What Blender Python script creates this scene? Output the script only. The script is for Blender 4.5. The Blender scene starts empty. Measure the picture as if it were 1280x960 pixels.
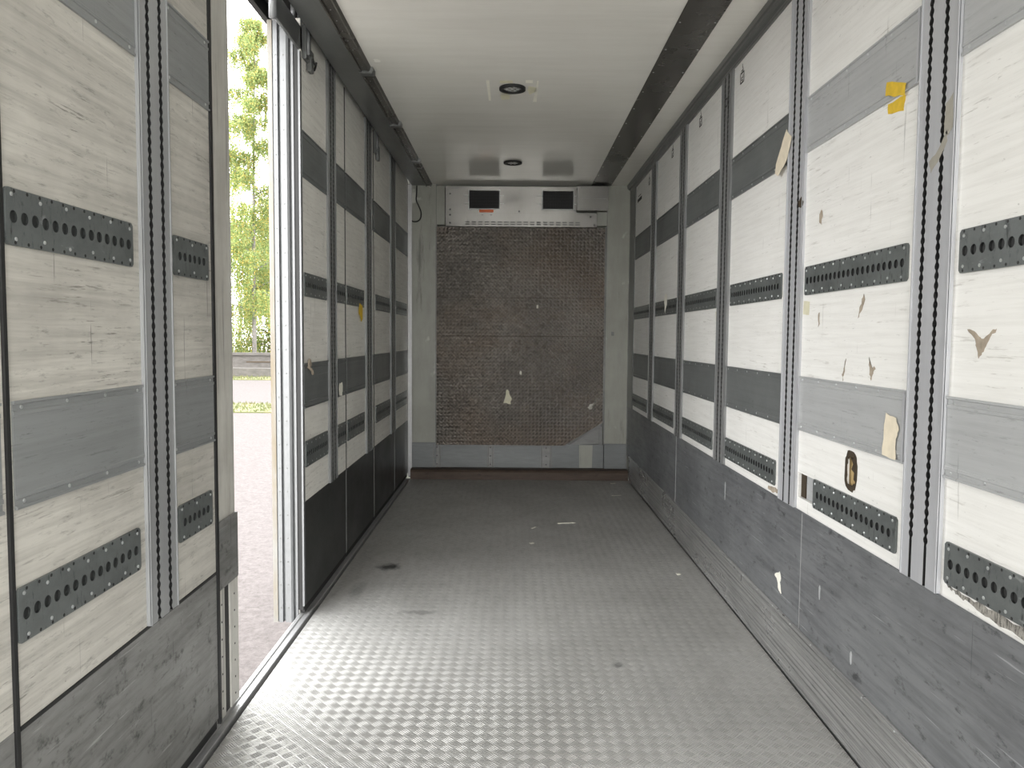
import bpy, bmesh, math, random
from mathutils import Matrix, Vector
random.seed(4)
C = bpy.context.scene.collection
SC = bpy.context.scene
PI = math.pi

# ------------------------------------------------------------------ camera
cam_d = bpy.data.cameras.new('camera')
cam = bpy.data.objects.new('camera', cam_d)
C.objects.link(cam)
cam_d.sensor_fit = 'HORIZONTAL'
cam_d.sensor_width = 36.0
cam_d.lens = 36.0 * 950 / 1280
cam_d.clip_start = 0.02
cam_d.clip_end = 500
cam.matrix_world = (Matrix.Translation((0, 0, 1.5)) @ Matrix.Rotation(PI / 2 - math.atan(59 / 950), 4, 'X')
                    @ Matrix.Rotation(math.radians(.45), 4, 'Z'))
SC.camera = cam

# ------------------------------------------------------------------ light: an overcast bright sky
YR = -1.5         # rear opening of the cargo box
YB = 8.1           # front bulkhead
ZC = 3.08          # ceiling
w = bpy.data.worlds.new('overcast_sky')
SC.world = w
w.use_nodes = True
wn = w.node_tree.nodes
bg = wn['Background']
tc = wn.new('ShaderNodeTexCoord')
sp = wn.new('ShaderNodeSeparateXYZ')
rp = wn.new('ShaderNodeValToRGB')
rp.color_ramp.elements[0].position = 0.0
rp.color_ramp.elements[0].color = (1, .995, .98, 1)
rp.color_ramp.elements[1].position = 1.0
rp.color_ramp.elements[1].color = (.98, .99, 1, 1)
w.node_tree.links.new(tc.outputs['Generated'], sp.inputs[0])
w.node_tree.links.new(sp.outputs['Z'], rp.inputs[0])
w.node_tree.links.new(rp.outputs[0], bg.inputs[0])
bg.inputs[1].default_value = 1.0
for nm, loc, rot, sx, sy in (('rear_daylight', (0.08, YR - .02, 1.55), (PI / 2, 0, 0), 2.4, 3.1),
                             ('side_daylight', (-1.32, 3.5, 1.55), (0, -PI / 2, 0), 3.1, 1.1)):
    ld = bpy.data.lights.new(nm, 'AREA')
    ld.shape = 'RECTANGLE'
    ld.size = sx
    ld.size_y = sy
    ld.cycles.is_portal = True
    lo = bpy.data.objects.new(nm, ld)
    C.objects.link(lo)
    lo.location = loc
    lo.rotation_euler = rot
SC.view_settings.view_transform = 'Standard'
SC.view_settings.look = 'None'
SC.view_settings.gamma = 1
SC.view_settings.use_curve_mapping = False
SC.view_settings.exposure = 3.22
SC.cycles.max_bounces = 14
SC.cycles.diffuse_bounces = 8
SC.cycles.glossy_bounces = 5
SC.cycles.sample_clamp_indirect = 6


# ------------------------------------------------------------------ materials
class NT:
    def __init__(s, name):
        s.m = bpy.data.materials.new(name)
        s.m.use_nodes = True
        s.t = s.m.node_tree
        s.b = s.t.nodes['Principled BSDF']
        s.pos = s.t.nodes.new('ShaderNodeNewGeometry').outputs['Position']

    def n(s, kind, **kw):
        o = s.t.nodes.new('ShaderNode' + kind)
        for k, v in kw.items():
            setattr(o, k, v)
        return o

    def lk(s, a, b):
        s.t.links.new(a, b)

    def math(s, op, a, b=None, c=None, clamp=False):
        o = s.n('Math', operation=op, use_clamp=clamp)
        for i, v in enumerate((a, b, c)):
            if v is None:
                continue
            if isinstance(v, (int, float)):
                o.inputs[i].default_value = v
            else:
                s.lk(v, o.inputs[i])
        return o.outputs[0]

    def noise(s, scale=(1, 1, 1), detail=4, rough=.6, off=(0, 0, 0)):
        mp = s.n('Mapping')
        mp.inputs['Scale'].default_value = scale
        mp.inputs['Location'].default_value = off
        s.lk(s.pos, mp.inputs[0])
        no = s.n('TexNoise')
        no.inputs['Scale'].default_value = 1
        no.inputs['Detail'].default_value = detail
        no.inputs['Roughness'].default_value = rough
        s.lk(mp.outputs[0], no.inputs[0])
        return no.outputs[0]

    def step(s, v, lo, hi):
        o = s.n('MapRange')
        s.lk(v, o.inputs[0])
        o.inputs[1].default_value = lo
        o.inputs[2].default_value = hi
        return o.outputs[0]

    def mix(s, f, a, b):
        o = s.n('Mix', data_type='RGBA')
        if isinstance(f, (int, float)):
            o.inputs[0].default_value = f
        else:
            s.lk(f, o.inputs[0])
        for i, v in ((6, a), (7, b)):
            if isinstance(v, tuple):
                o.inputs[i].default_value = (*v, 1)
            else:
                s.lk(v, o.inputs[i])
        return o.outputs[2]

    def out(s, col, rough, metal=0, bump=None, bs=.3, bd=.002, spec=.5):
        for k, v in (('Base Color', col), ('Roughness', rough), ('Metallic', metal)):
            if isinstance(v, tuple):
                s.b.inputs[k].default_value = (*v, 1)
            elif isinstance(v, (int, float)):
                s.b.inputs[k].default_value = v
            else:
                s.lk(v, s.b.inputs[k])
        s.b.inputs['Specular IOR Level'].default_value = spec
        if bump is not None:
            bp = s.n('Bump')
            bp.inputs['Strength'].default_value = bs
            bp.inputs['Distance'].default_value = bd
            s.lk(bump, bp.inputs['Height'])
            s.lk(bp.outputs[0], s.b.inputs['Normal'])
        return s.m


def worn(name, base, dark, light, rough=.5, metal=0, ax=(8, 1.2, 28), da=.5, la=.4, sc=.35, bs=.25, thr=(.6, .74), spec=.5, big=.35, ss=1.0, lines=0):
    """worn surface: grain streaks along one axis, broad grime, dark scuffs and pale scratches"""
    t = NT(name)
    streak = t.step(t.noise(ax, 6, .7), .42, .72)
    broad = t.step(t.noise((1.3, 1.3, 1.7), 5, .65, (3, 1, 7)), .42, .78)
    scuff = t.step(t.noise((ax[0] * 3.2 * ss, ax[1] * 9 * ss, ax[2] * 1.6 * ss), 5, .75, (9, 4, 2)), thr[0], thr[1])
    scr = t.step(t.noise((ax[0], ax[1] * 1.3, ax[2] * 3), 3, .6, (5, 15, 1)), .66, .74)
    c = t.mix(t.math('MULTIPLY', streak, da), base, dark)
    c = t.mix(t.math('MULTIPLY', broad, big), c, dark)
    c = t.mix(t.math('MULTIPLY', scuff, sc), c, tuple(v * .35 for v in dark))
    c = t.mix(t.math('MULTIPLY', scr, la), c, light)
    if lines:
        hl = t.step(t.noise((3, 5.5, 85), 4, .75, (4, 8, 3)), .60, .66)
        hm = t.step(t.noise((2, 2.2, 3), 3, .6, (14, 2, 3)), .38, .62)
        vl = t.step(t.noise((3, 70, 2.2), 3, .6, (7, 8, 9)), .70, .73)
        fl = t.step(t.noise((30, 26, 38), 3, .8, (2, 7, 1)), .70, .76)
        c = t.mix(t.math('MULTIPLY', t.math('MULTIPLY', hl, hm), lines), c, dark)
        c = t.mix(t.math('MULTIPLY', t.math('MAXIMUM', vl, fl), lines * .8), c, tuple(v * .5 for v in dark))
    r = t.math('ADD', rough, t.math('MULTIPLY', t.math('SUBTRACT', broad, .5), .15))
    return t.out(c, r, metal, t.noise((ax[0] * 3, ax[1] * 3, ax[2] * 1.5), 5, .7), bs, .002, spec)


def plain(name, col, rough=.5, metal=0, spec=.5, var=.25):
    t = NT(name)
    n = t.step(t.noise((30, 30, 30), 5, .6), .3, .7)
    c = t.mix(t.math('MULTIPLY', n, var), col, tuple(v * .55 for v in col))
    return t.out(c, rough, metal, t.noise((90, 90, 90), 3), .12, .001, spec)


def checker_plate(name, base, dark, axes, cell=.044, rough=.3, metal=1.0, strength=.55, brown=None, spots=()):
    """five-bar tread plate: squares turned 45 degrees, bars alternately one way and the other"""
    t = NT(name)
    sx = t.n('SeparateXYZ')
    t.lk(t.pos, sx.inputs[0])
    a, b = sx.outputs[axes[0]], sx.outputs[axes[1]]
    k = 1 / (cell * math.sqrt(2))
    u = t.math('MULTIPLY', t.math('ADD', a, b), k)
    v = t.math('MULTIPLY', t.math('SUBTRACT', a, b), k)
    fu, fv = t.math('FRACT', t.math('ADD', u, 100)), t.math('FRACT', t.math('ADD', v, 100))
    par = t.math('MODULO', t.math('ADD', t.math('FLOOR', t.math('ADD', u, 100)), t.math('FLOOR', t.math('ADD', v, 100))), 2)
    inv = t.math('SUBTRACT', 1, par)

    def bars(x, y):
        s = t.math('SINE', t.math('MULTIPLY', x, 2 * PI * 5))
        s = t.math('ADD', t.math('MULTIPLY', s, .5), .5)
        ex = t.math('MULTIPLY', t.step(t.math('ABSOLUTE', t.math('SUBTRACT', y, .5)), .44, .34), t.step(t.math('ABSOLUTE', t.math('SUBTRACT', x, .5)), .49, .42))
        return t.math('MULTIPLY', s, ex)
    h = t.math('ADD', t.math('MULTIPLY', bars(fu, fv), par), t.math('MULTIPLY', bars(fv, fu), inv))
    broad = t.step(t.noise((1.2, .9, 1.4), 6, .65, (2, 5, 8)), .38, .7)
    fine = t.step(t.noise((22, 9, 22), 5, .75, (1, 2, 3)), .45, .8)
    c = t.mix(t.math('MULTIPLY', h, .55), base, tuple(min(1, q * 1.45) for q in base))
    edge = t.math('MAXIMUM', t.step(t.math('ABSOLUTE', t.math('SUBTRACT', fu, .5)), .40, .5), t.step(t.math('ABSOLUTE', t.math('SUBTRACT', fv, .5)), .40, .5))
    c = t.mix(t.math('MULTIPLY', edge, .6), c, tuple(min(1, q * 1.7) for q in base))
    c = t.mix(t.math('MULTIPLY', broad, .55), c, dark)
    c = t.mix(t.math('MULTIPLY', fine, .35), c, dark)
    if brown:
        c = t.mix(t.math('MULTIPLY', t.step(t.noise((.9, .6, 1.3), 4, .6, (12, 4, 1)), .45, .7), .6), c, brown)
    for (p0, p1, ra, rb, amt) in spots:
        dx = t.math('DIVIDE', t.math('SUBTRACT', a, p0), ra)
        dy = t.math('DIVIDE', t.math('SUBTRACT', b, p1), rb)
        d = t.math('SQRT', t.math('ADD', t.math('MULTIPLY', dx, dx), t.math('MULTIPLY', dy, dy)))
        d = t.math('ADD', d, t.math('MULTIPLY', t.math('SUBTRACT', t.noise((14, 9, 14), 5, .8), .5), 2.2))
        c = t.mix(t.math('MULTIPLY', t.step(d, 1.0, .3), amt), c, (.03, .03, .03))
    r = t.math('ADD', t.math('MULTIPLY', fine, .2), t.math('ADD', rough, t.math('MULTIPLY', h, -.08)))
    return t.out(c, r, metal, t.math('ADD', t.math('ADD', h, t.math('MULTIPLY', edge, .35)), t.math('MULTIPLY', fine, .25)), strength, .003)


M = {}
M['white'] = worn('scuffed_white_plywood', (.845, .84, .815), (.50, .485, .45), (.90, .885, .85), .45, 0, (9, 2.2, 60), .28, .3, .6, .2, (.64, .76), .4, .15, .8, .75)
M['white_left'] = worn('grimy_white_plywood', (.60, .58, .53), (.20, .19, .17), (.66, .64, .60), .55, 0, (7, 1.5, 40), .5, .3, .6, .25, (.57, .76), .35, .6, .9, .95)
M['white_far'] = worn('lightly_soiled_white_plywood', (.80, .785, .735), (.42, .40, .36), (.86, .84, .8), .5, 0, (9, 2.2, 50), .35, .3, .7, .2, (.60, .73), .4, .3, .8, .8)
M['post_white'] = worn('worn_cream_paint', (.62, .61, .565), (.22, .20, .175), (.7, .69, .66), .5, 0, (9, 9, 1.5), .5, .3, .8, .2, (.56, .68), .4, .5, .4)
M['bulk'] = worn('dirty_cream_bulkhead_paint', (.36, .365, .32), (.21, .205, .175), (.60, .60, .55), .45, 0, (6, 6, 1.4), .5, .7, .6, .2, (.60, .72), .4, .5, .5)
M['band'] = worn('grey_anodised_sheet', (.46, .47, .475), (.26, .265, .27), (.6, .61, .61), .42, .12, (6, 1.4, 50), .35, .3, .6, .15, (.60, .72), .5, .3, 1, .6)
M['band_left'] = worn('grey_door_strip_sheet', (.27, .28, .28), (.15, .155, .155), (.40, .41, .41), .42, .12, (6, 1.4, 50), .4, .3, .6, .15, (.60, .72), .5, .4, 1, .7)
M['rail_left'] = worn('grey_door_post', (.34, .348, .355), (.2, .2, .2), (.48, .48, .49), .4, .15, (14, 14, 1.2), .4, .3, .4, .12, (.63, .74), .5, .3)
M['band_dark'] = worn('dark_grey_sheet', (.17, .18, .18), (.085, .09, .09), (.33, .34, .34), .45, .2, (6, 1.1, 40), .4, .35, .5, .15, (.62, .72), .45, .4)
M['rail'] = worn('grey_aluminium_post', (.47, .478, .50), (.27, .27, .28), (.62, .62, .64), .4, .15, (14, 14, 1.2), .3, .3, .4, .12, (.63, .74), .5, .25)
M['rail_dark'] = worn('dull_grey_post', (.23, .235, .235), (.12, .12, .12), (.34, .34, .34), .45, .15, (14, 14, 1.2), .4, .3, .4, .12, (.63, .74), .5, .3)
M['plate'] = worn('greasy_galvanised_plate', (.165, .18, .177), (.06, .065, .065), (.40, .42, .41), .4, .3, (10, 8, 12), .5, .45, .85, .25, (.57, .70), .5, .5, .8)
M['kick'] = worn('scratched_grey_kick_sheet', (.20, .207, .215), (.075, .078, .084), (.46, .47, .48), .42, .2, (5, 2.4, 34), .7, .6, .85, .3, (.57, .70), .5, .6, .45, .6)
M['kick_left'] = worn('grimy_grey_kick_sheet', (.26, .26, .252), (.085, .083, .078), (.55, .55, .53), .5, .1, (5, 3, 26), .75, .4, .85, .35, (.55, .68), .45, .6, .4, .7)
M['kick_far'] = worn('shaded_kick_sheet', (.035, .037, .036), (.02, .02, .02), (.09, .09, .09), .42, .1, (5, 2.2, 16), .5, .3, .6, .2, (.56, .7), .45, .5)  # far kick sheets are unlit: their shade is put into the base colour
M['extr'] = worn('scraped_aluminium_extrusion', (.42, .42, .415), (.07, .07, .07), (.82, .82, .81), .34, .5, (4, .8, 110), .85, .8, .6, .3, (.56, .68), .5, .3)
M['alu'] = plain('bright_aluminium', (.21, .215, .22), .38, .3)
M['alu_dull'] = plain('dull_aluminium', (.42, .42, .42), .42, .6)
M['rust_alu'] = worn('rust_streaked_edge', (.24, .235, .22), (.17, .12, .055), (.28, .27, .26), .5, .1, (10, 10, 2.2), .7, .3, .2, .2, (.7, .8), .4, .6)
M['ceil'] = worn('glossy_white_ceiling_sheet', (.84, .825, .77), (.62, .60, .54), (.86, .84, .79), .22, 0, (.9, 9, 5), .3, .2, .18, .05, (.66, .78), .55, .25)
M['soffit'] = worn('grey_soffit_sheet', (.17, .175, .17), (.10, .10, .10), (.25, .25, .25), .35, .4, (9, 1, 9), .4, .2, .3, .1, (.66, .78), .5, .3)
M['stripe'] = worn('brown_grey_ceiling_strip', (.065, .06, .052), (.045, .04, .035), (.10, .095, .09), .28, .1, (9, 1, 9), .3, .1, .05, .05, (.66, .78), .5, .2)
M['dark'] = plain('black_rubber', (.012, .012, .012), .6)
M['cavity'] = plain('dark_plate_inside', (.012, .013, .013), .6)
M['cavity_left'] = plain('grey_plate_inside', (.035, .038, .037), .5, .3)
M['rivet'] = plain('worn_rivet_steel', (.62, .64, .64), .3, .8)
M['rust'] = worn('rusty_floor_beam', (.085, .06, .045), (.035, .022, .016), (.15, .1, .08), .6, .2, (3, 9, 20), .6, .4, .6, .4, (.56, .7), .4, .6)
M['unit'] = worn('grey_white_cooler_sheet', (.22, .215, .20), (.14, .13, .12), (.36, .36, .34), .22, .5, (6, 6, 2), .4, .25, .3, .06, (.65, .77), .5, .35)
M['orange'] = plain('orange_warning_label', (.75, .16, .04), .5)
M['yellow'] = plain('yellow_tape', (.78, .52, .03), .55, 0, .4, .5)
M['cream'] = plain('torn_cream_paper', (.78, .70, .55), .7, 0, .3, .3)
M['paper'] = plain('off_white_paper', (.85, .83, .74), .7, 0, .3, .2)
M['tape'] = plain('old_tape_residue', (.70, .67, .50), .5, 0, .4, .35)
M['smear'] = plain('dried_brown_smear', (.36, .34, .29), .5, 0, .4, .3)
M['shade_alu'] = worn('grimy_shaded_aluminium', (.17, .17, .165), (.08, .08, .075), (.3, .3, .29), .45, .4)  # worn aluminium darkened in colour, standing for shade at the far end
M['grime'] = worn('black_grime', (.42, .40, .36), (.05, .045, .04), (.62, .6, .56), .7, 0, (20, 20, 20), .6, .9, .8, .2, (.5, .6), .3, .5)
M['wood'] = plain('bare_splintered_wood', (.50, .36, .17), .75, 0, .2, .8)
M['scar'] = plain('brown_scratched_wood', (.46, .39, .31), .8, 0, .2, .9)
M['burnt'] = plain('dark_burnt_wood', (.06, .045, .03), .8, 0, .2, .5)
M['ink'] = plain('black_stencil_ink', (.02, .02, .02), .6)
M['lens'] = plain('clear_lamp_lens', (.5, .5, .48), .15, .3)
M['floor'] = checker_plate('worn_aluminium_tread_plate', (.43, .425, .41), (.22, .215, .20), (0, 1), .040, .38, .35, .72, None,
                           ((-.79, 4.87, .09, .10, .85), (-.5, 4.05, .12, .04, .4), (-.9, 4.4, .05, .2, .3), (.5, 3.4, .03, .04, .5)))
M['backplate'] = checker_plate('dirty_tread_plate_bulkhead', (.18, .163, .145), (.055, .05, .045), (0, 2), .027, .24, .8, .75, (.17, .12, .085))
t = NT('pale_asphalt')
M['asphalt'] = t.out(t.mix(t.step(t.noise((16, 16, 16), 8, .85), .35, .65), (.125, .113, .11), (.07, .062, .06)), 1.0, 0, t.noise((40, 40, 40), 4), .4, .01, .1)
t = NT('pale_concrete')
M['concrete'] = t.out(t.mix(t.step(t.noise((2, 2, 6), 6, .7), .35, .7), (.095, .088, .08), (.055, .05, .044)), .9, 0, t.noise((20, 20, 20), 4), .4, .01)
t = NT('dry_grass')
M['grass'] = t.out(t.mix(t.step(t.noise((1.5, 1.5, 3), 5, .7), .35, .65), (.075, .095, .03), (.13, .12, .05)), .9)
t = NT('birch_leaves')
gi = t.n('NewGeometry')
cr = t.n('ValToRGB')
for p, c in ((0, (.10, .15, .045)), (.35, (.18, .24, .075)), (.75, (.26, .29, .10)), (.9, (.36, .31, .08))):
    e = cr.color_ramp.elements.new(p)
    e.color = (*c, 1)
cr.color_ramp.elements.remove(cr.color_ramp.elements[0])
cr.color_ramp.elements[-1].color = (.32, .24, .05, 1)
t.lk(gi.outputs['Random Per Island'], cr.inputs[0])
M['leaf'] = t.out(cr.outputs[0], .6, 0, None, spec=.3)
t.b.inputs['Subsurface Weight'].default_value = 0
tr = t.n('BsdfTranslucent')
mx = t.n('MixShader')
mx.inputs[0].default_value = .45
t.lk(cr.outputs[0], tr.inputs[0])
t.lk(t.b.outputs[0], mx.inputs[1])
t.lk(tr.outputs[0], mx.inputs[2])
t.lk(mx.outputs[0], t.t.nodes['Material Output'].inputs[0])
M['bark'] = worn('birch_bark', (.2, .19, .17), (.10, .09, .08), (.7, .68, .62), .8, 0, (6, 6, 20), .6, .2, .8, .2, (.5, .6), .3, .5)


# ------------------------------------------------------------------ mesh helpers
class MB:
    def __init__(s):
        s.v, s.f, s.mi = [], [], []
        s.cur = 0

    def q(s, *pts):
        n = len(s.v)
        s.v += [tuple(p) for p in pts]
        s.f.append(tuple(range(n, n + len(pts))))
        s.mi.append(s.cur)
        return s

    def prism(s, poly, a, b, axis):
        """closed outline poly (2D) run along axis (0,1,2) from a to b"""
        def P(p, t):
            return ((t, p[0], p[1]), (p[0], t, p[1]), (p[0], p[1], t))[axis]
        n = len(s.v)
        k = len(poly)
        s.v += [P(p, a) for p in poly] + [P(p, b) for p in poly]
        fs = [tuple(range(n, n + k)), tuple(range(n + 2 * k - 1, n + k - 1, -1))]
        fs += [(n + i, n + (i + 1) % k, n + k + (i + 1) % k, n + k + i) for i in range(k)]
        s.f += fs
        s.mi += [s.cur] * len(fs)
        return s

    def box(s, x0, x1, y0, y1, z0, z1, c=0):
        c = min(c, (x1 - x0) * .4, (z1 - z0) * .4) if c else 0
        if c:
            return s.prism([(x0 + c, z0), (x1 - c, z0), (x1, z0 + c), (x1, z1 - c), (x1 - c, z1), (x0 + c, z1), (x0, z1 - c), (x0, z0 + c)], y0, y1, 1)
        return s.prism([(x0, z0), (x1, z0), (x1, z1), (x0, z1)], y0, y1, 1)

    def disc(s, c, r, ax, h, n=12, dome=.6):
        """low domed disc; ax is the unit outward direction (axis-aligned)"""
        ax = Vector(ax)
        u = ax.orthogonal().normalized()
        w_ = ax.cross(u)
        c = Vector(c)
        b = len(s.v)
        for rr, hh in ((r, 0), (r, h * .5), (r * dome, h)):
            s.v += [tuple(c + (u * math.cos(2 * PI * i / n) + w_ * math.sin(2 * PI * i / n)) * rr + ax * hh) for i in range(n)]
        for k in range(2):
            for i in range(n):
                j = (i + 1) % n
                s.f.append((b + k * n + i, b + k * n + j, b + k * n + n + j, b + k * n + n + i))
                s.mi.append(s.cur)
        s.f.append(tuple(range(b + 2 * n, b + 3 * n)))
        s.mi.append(s.cur)
        s.f.append(tuple(range(b + n - 1, b - 1, -1)))
        s.mi.append(s.cur)
        return s

    def ring(s, c, r0, r1, z0, z1, n=40):
        """flat ring lying in XY"""
        b = len(s.v)
        for r, z in ((r0, z1), (r1, z1), (r1, z0), (r0, z0)):
            s.v += [(c[0] + r * math.cos(2 * PI * i / n), c[1] + r * math.sin(2 * PI * i / n), z) for i in range(n)]
        for k in range(4):
            for i in range(n):
                j = (i + 1) % n
                a, d = b + k * n, b + ((k + 1) % 4) * n
                s.f.append((a + i, a + j, d + j, d + i))
                s.mi.append(s.cur)
        return s

    def tube(s, pts, r, n=8):
        pts = [Vector(p) for p in pts]
        b = len(s.v)
        rs = r if isinstance(r, (list, tuple)) else [r] * len(pts)
        for i, p in enumerate(pts):
            d = (pts[min(i + 1, len(pts) - 1)] - pts[max(i - 1, 0)]).normalized()
            u = d.cross(Vector((.31, .87, .38))).normalized()
            w_ = d.cross(u)
            s.v += [tuple(p + (u * math.cos(2 * PI * k / n) + w_ * math.sin(2 * PI * k / n)) * rs[i]) for k in range(n)]
        for i in range(len(pts) - 1):
            for k in range(n):
                j = (k + 1) % n
                s.f.append((b + i * n + k, b + i * n + j, b + (i + 1) * n + j, b + (i + 1) * n + k))
                s.mi.append(s.cur)
        s.f += [tuple(range(b + n - 1, b - 1, -1)), tuple(range(b + (len(pts) - 1) * n, b + len(pts) * n))]
        s.mi += [s.cur] * 2
        return s

    def sheet(s, u0, u1, v0, v1, holes, P, depth):
        """rectangle with rectangular holes; P(u, v, d) maps to space, d = 0 front, depth = how far the hole sides run back"""
        us = sorted({u0, u1, *[h[0] for h in holes], *[h[1] for h in holes]})
        vs = sorted({v0, v1, *[h[2] for h in holes], *[h[3] for h in holes]})
        for a, b in zip(us, us[1:]):
            for c, d in zip(vs, vs[1:]):
                mu, mv = (a + b) / 2, (c + d) / 2
                if any(h[0] < mu < h[1] and h[2] < mv < h[3] for h in holes):
                    continue
                s.q(P(a, c, 0), P(b, c, 0), P(b, d, 0), P(a, d, 0))
        for a, b, c, d in holes:
            cs = [(a, c), (b, c), (b, d), (a, d)]
            for i in range(4):
                p, q = cs[i], cs[(i + 1) % 4]
                s.q(P(*p, 0), P(*q, 0), P(*q, depth), P(*p, depth))
        return s

    def build(s, name, mats, parent=None, loc=None, smooth=False):
        me = bpy.data.meshes.new(name)
        o = loc or (0, 0, 0)
        me.from_pydata([(a - o[0], b - o[1], c - o[2]) for a, b, c in s.v], [], s.f)
        if not isinstance(mats, (list, tuple)):
            mats = [mats]
        for m in mats:
            me.materials.append(m)
        me.polygons.foreach_set('material_index', s.mi)
        bm = bmesh.new()
        bm.from_mesh(me)
        bmesh.ops.remove_doubles(bm, verts=bm.verts, dist=1e-6)
        bmesh.ops.recalc_face_normals(bm, faces=bm.faces)
        bm.to_mesh(me)
        bm.free()
        if smooth:
            me.polygons.foreach_set('use_smooth', [True] * len(me.polygons))
        ob = bpy.data.objects.new(name, me)
        C.objects.link(ob)
        if parent is not None:
            ob.parent = parent
            L = world_loc(parent)
            ob.location = (o[0] - L[0], o[1] - L[1], o[2] - L[2])
        else:
            ob.location = o
        return ob


def world_loc(o):
    x, y, z = o.location
    while o.parent:
        o = o.parent
        x, y, z = x + o.location[0], y + o.location[1], z + o.location[2]
    return (x, y, z)


def tag(o, label=None, cat=None, group=None, kind=None):
    for k, v in (('label', label), ('category', cat), ('group', group), ('kind', kind)):
        if v:
            o[k] = v
    return o


def empty(name, loc, label=None, cat=None, group=None, kind=None):
    o = bpy.data.objects.new(name, None)
    C.objects.link(o)
    o.location = loc
    o.empty_display_size = .05
    return tag(o, label, cat, group, kind)


def struct(o):
    return tag(o, kind='structure')


XR, XL = 1.23, -1.10


def wx(side, d):
    """x of a point d in front of the right (side=1) or left (side=-1) wall face"""
    return XR - d if side > 0 else XL + d


def cuboid_w(mb, side, d0, d1, y0, y1, z0, z1, c=0):
    a, b = sorted((wx(side, d0), wx(side, d1)))
    return mb.box(a, b, y0, y1, z0, z1, c)


# ------------------------------------------------------------------ perforated plate / band / lashing post builders
def studs(parent, name, mat, spots, r, nrm, h, n=8, dome=.6):
    """one object per stud, sharing one mesh"""
    me = None
    L = world_loc(parent)
    for p in spots:
        if me is None:
            o = MB().disc((0, 0, 0), r, nrm, h, n, dome).build(name, mat)
            me = o.data
        else:
            o = bpy.data.objects.new(name, me)
            C.objects.link(o)
        o.parent = parent
        o.location = (p[0] - L[0], p[1] - L[1], p[2] - L[2])


def track_plate(side, y0, y1, z0, z1, parent=None, rivets='one', missing=False, pitch=.0385, r=.0142):
    """holed steel plate screwed to a wall; returns the plate object, rivets are its children"""
    T = .007
    mb = MB()
    zc = (z0 + z1) / 2
    n = max(1, int((y1 - y0 - .012) / pitch))
    m = ((y1 - y0) - n * pitch) / 2
    ys = y0 + m
    ch = .008

    def P(y, z, d=T):
        return (wx(side, d), y, z)
    za, zb = zc - pitch / 2, zc + pitch / 2
    # margins
    mb.q(P(y0 + ch, z0), P(y1 - ch, z0), P(y1, z0 + ch), P(y1, za), P(y0, za), P(y0, z0 + ch))
    mb.q(P(y0, zb), P(y1, zb), P(y1, z1 - ch), P(y1 - ch, z1), P(y0 + ch, z1), P(y0, z1 - ch))
    mb.q(P(y0, za), P(ys, za), P(ys, zb), P(y0, zb))
    mb.q(P(ys + n * pitch, za), P(y1, za), P(y1, zb), P(ys + n * pitch, zb))
    K = 16
    for i in range(n):
        cy = ys + (i + .5) * pitch
        h = pitch / 2
        pts, sq = [], []
        for k in range(K):
            a = 2 * PI * k / K
            ca, sa = math.cos(a), math.sin(a)
            pts.append((cy + r * ca * .9, zc + r * sa))
            q_ = h / max(abs(ca), abs(sa))
            sq.append((cy + q_ * ca, zc + q_ * sa))
        for k in range(K):
            j = (k + 1) % K
            mb.q(P(*sq[k]), P(*sq[j]), P(*pts[j]), P(*pts[k]))
            mb.cur = 1
            mb.q(P(*pts[k]), P(*pts[j]), P(*pts[j], .001), P(*pts[k], .001))
            mb.cur = 0
    # outer rim
    rim = [(y0 + ch, z0), (y1 - ch, z0), (y1, z0 + ch), (y1, z1 - ch), (y1 - ch, z1), (y0 + ch, z1), (y0, z1 - ch), (y0, z0 + ch)]
    for i in range(8):
        a, b = rim[i], rim[(i + 1) % 8]
        mb.q(P(*a), P(*b), P(*b, 0), P(*a, 0))
    mb.cur = 1
    mb.q(P(y0 + .004, z0 + .004, .0012), P(y1 - .004, z0 + .004, .0012), P(y1 - .004, z1 - .004, .0012), P(y0 + .004, z1 - .004, .0012))
    ob = mb.build('track_plate', [M['plate'], M['cavity'] if side > 0 else M['cavity_left']], parent, (wx(side, 0), y0, z0))  # left hole insides greyer: the light reaching into them is put into the colour
    nrm = (-1, 0, 0) if side > 0 else (1, 0, 0)
    k = max(3, round((y1 - y0) / .085))
    spots = []
    for i in range(k):
        yy = y0 + .02 + (y1 - y0 - .04) * i / (k - 1)
        spots.append((yy, z1 - .014 - (i % 2) * .004))
        spots.append((yy + (.012 if i < k - 1 else 0), z0 + .014 + (i % 2) * .004))
    if rivets == 'each':
        studs(ob, 'rivet', M['rivet'], [(wx(side, T), yy, zz) for yy, zz in spots], .0048, nrm, .0025, 10)
        kk = int((y1 - y0) / .045)
        studs(ob, 'screw', M['dark'], [(wx(side, T), y0 + .03 + (y1 - y0 - .05) * i / max(1, kk - 1), zz) for i in range(kk) for zz in (z1 - .006, z0 + .006)], .0042, nrm, .0008, 8, .8)
    elif rivets == 'one':
        studs(ob, 'rivet', M['rivet'], [(wx(side, T), yy, zz) for yy, zz in spots], .0045, nrm, .002, 6)
    return ob


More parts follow.
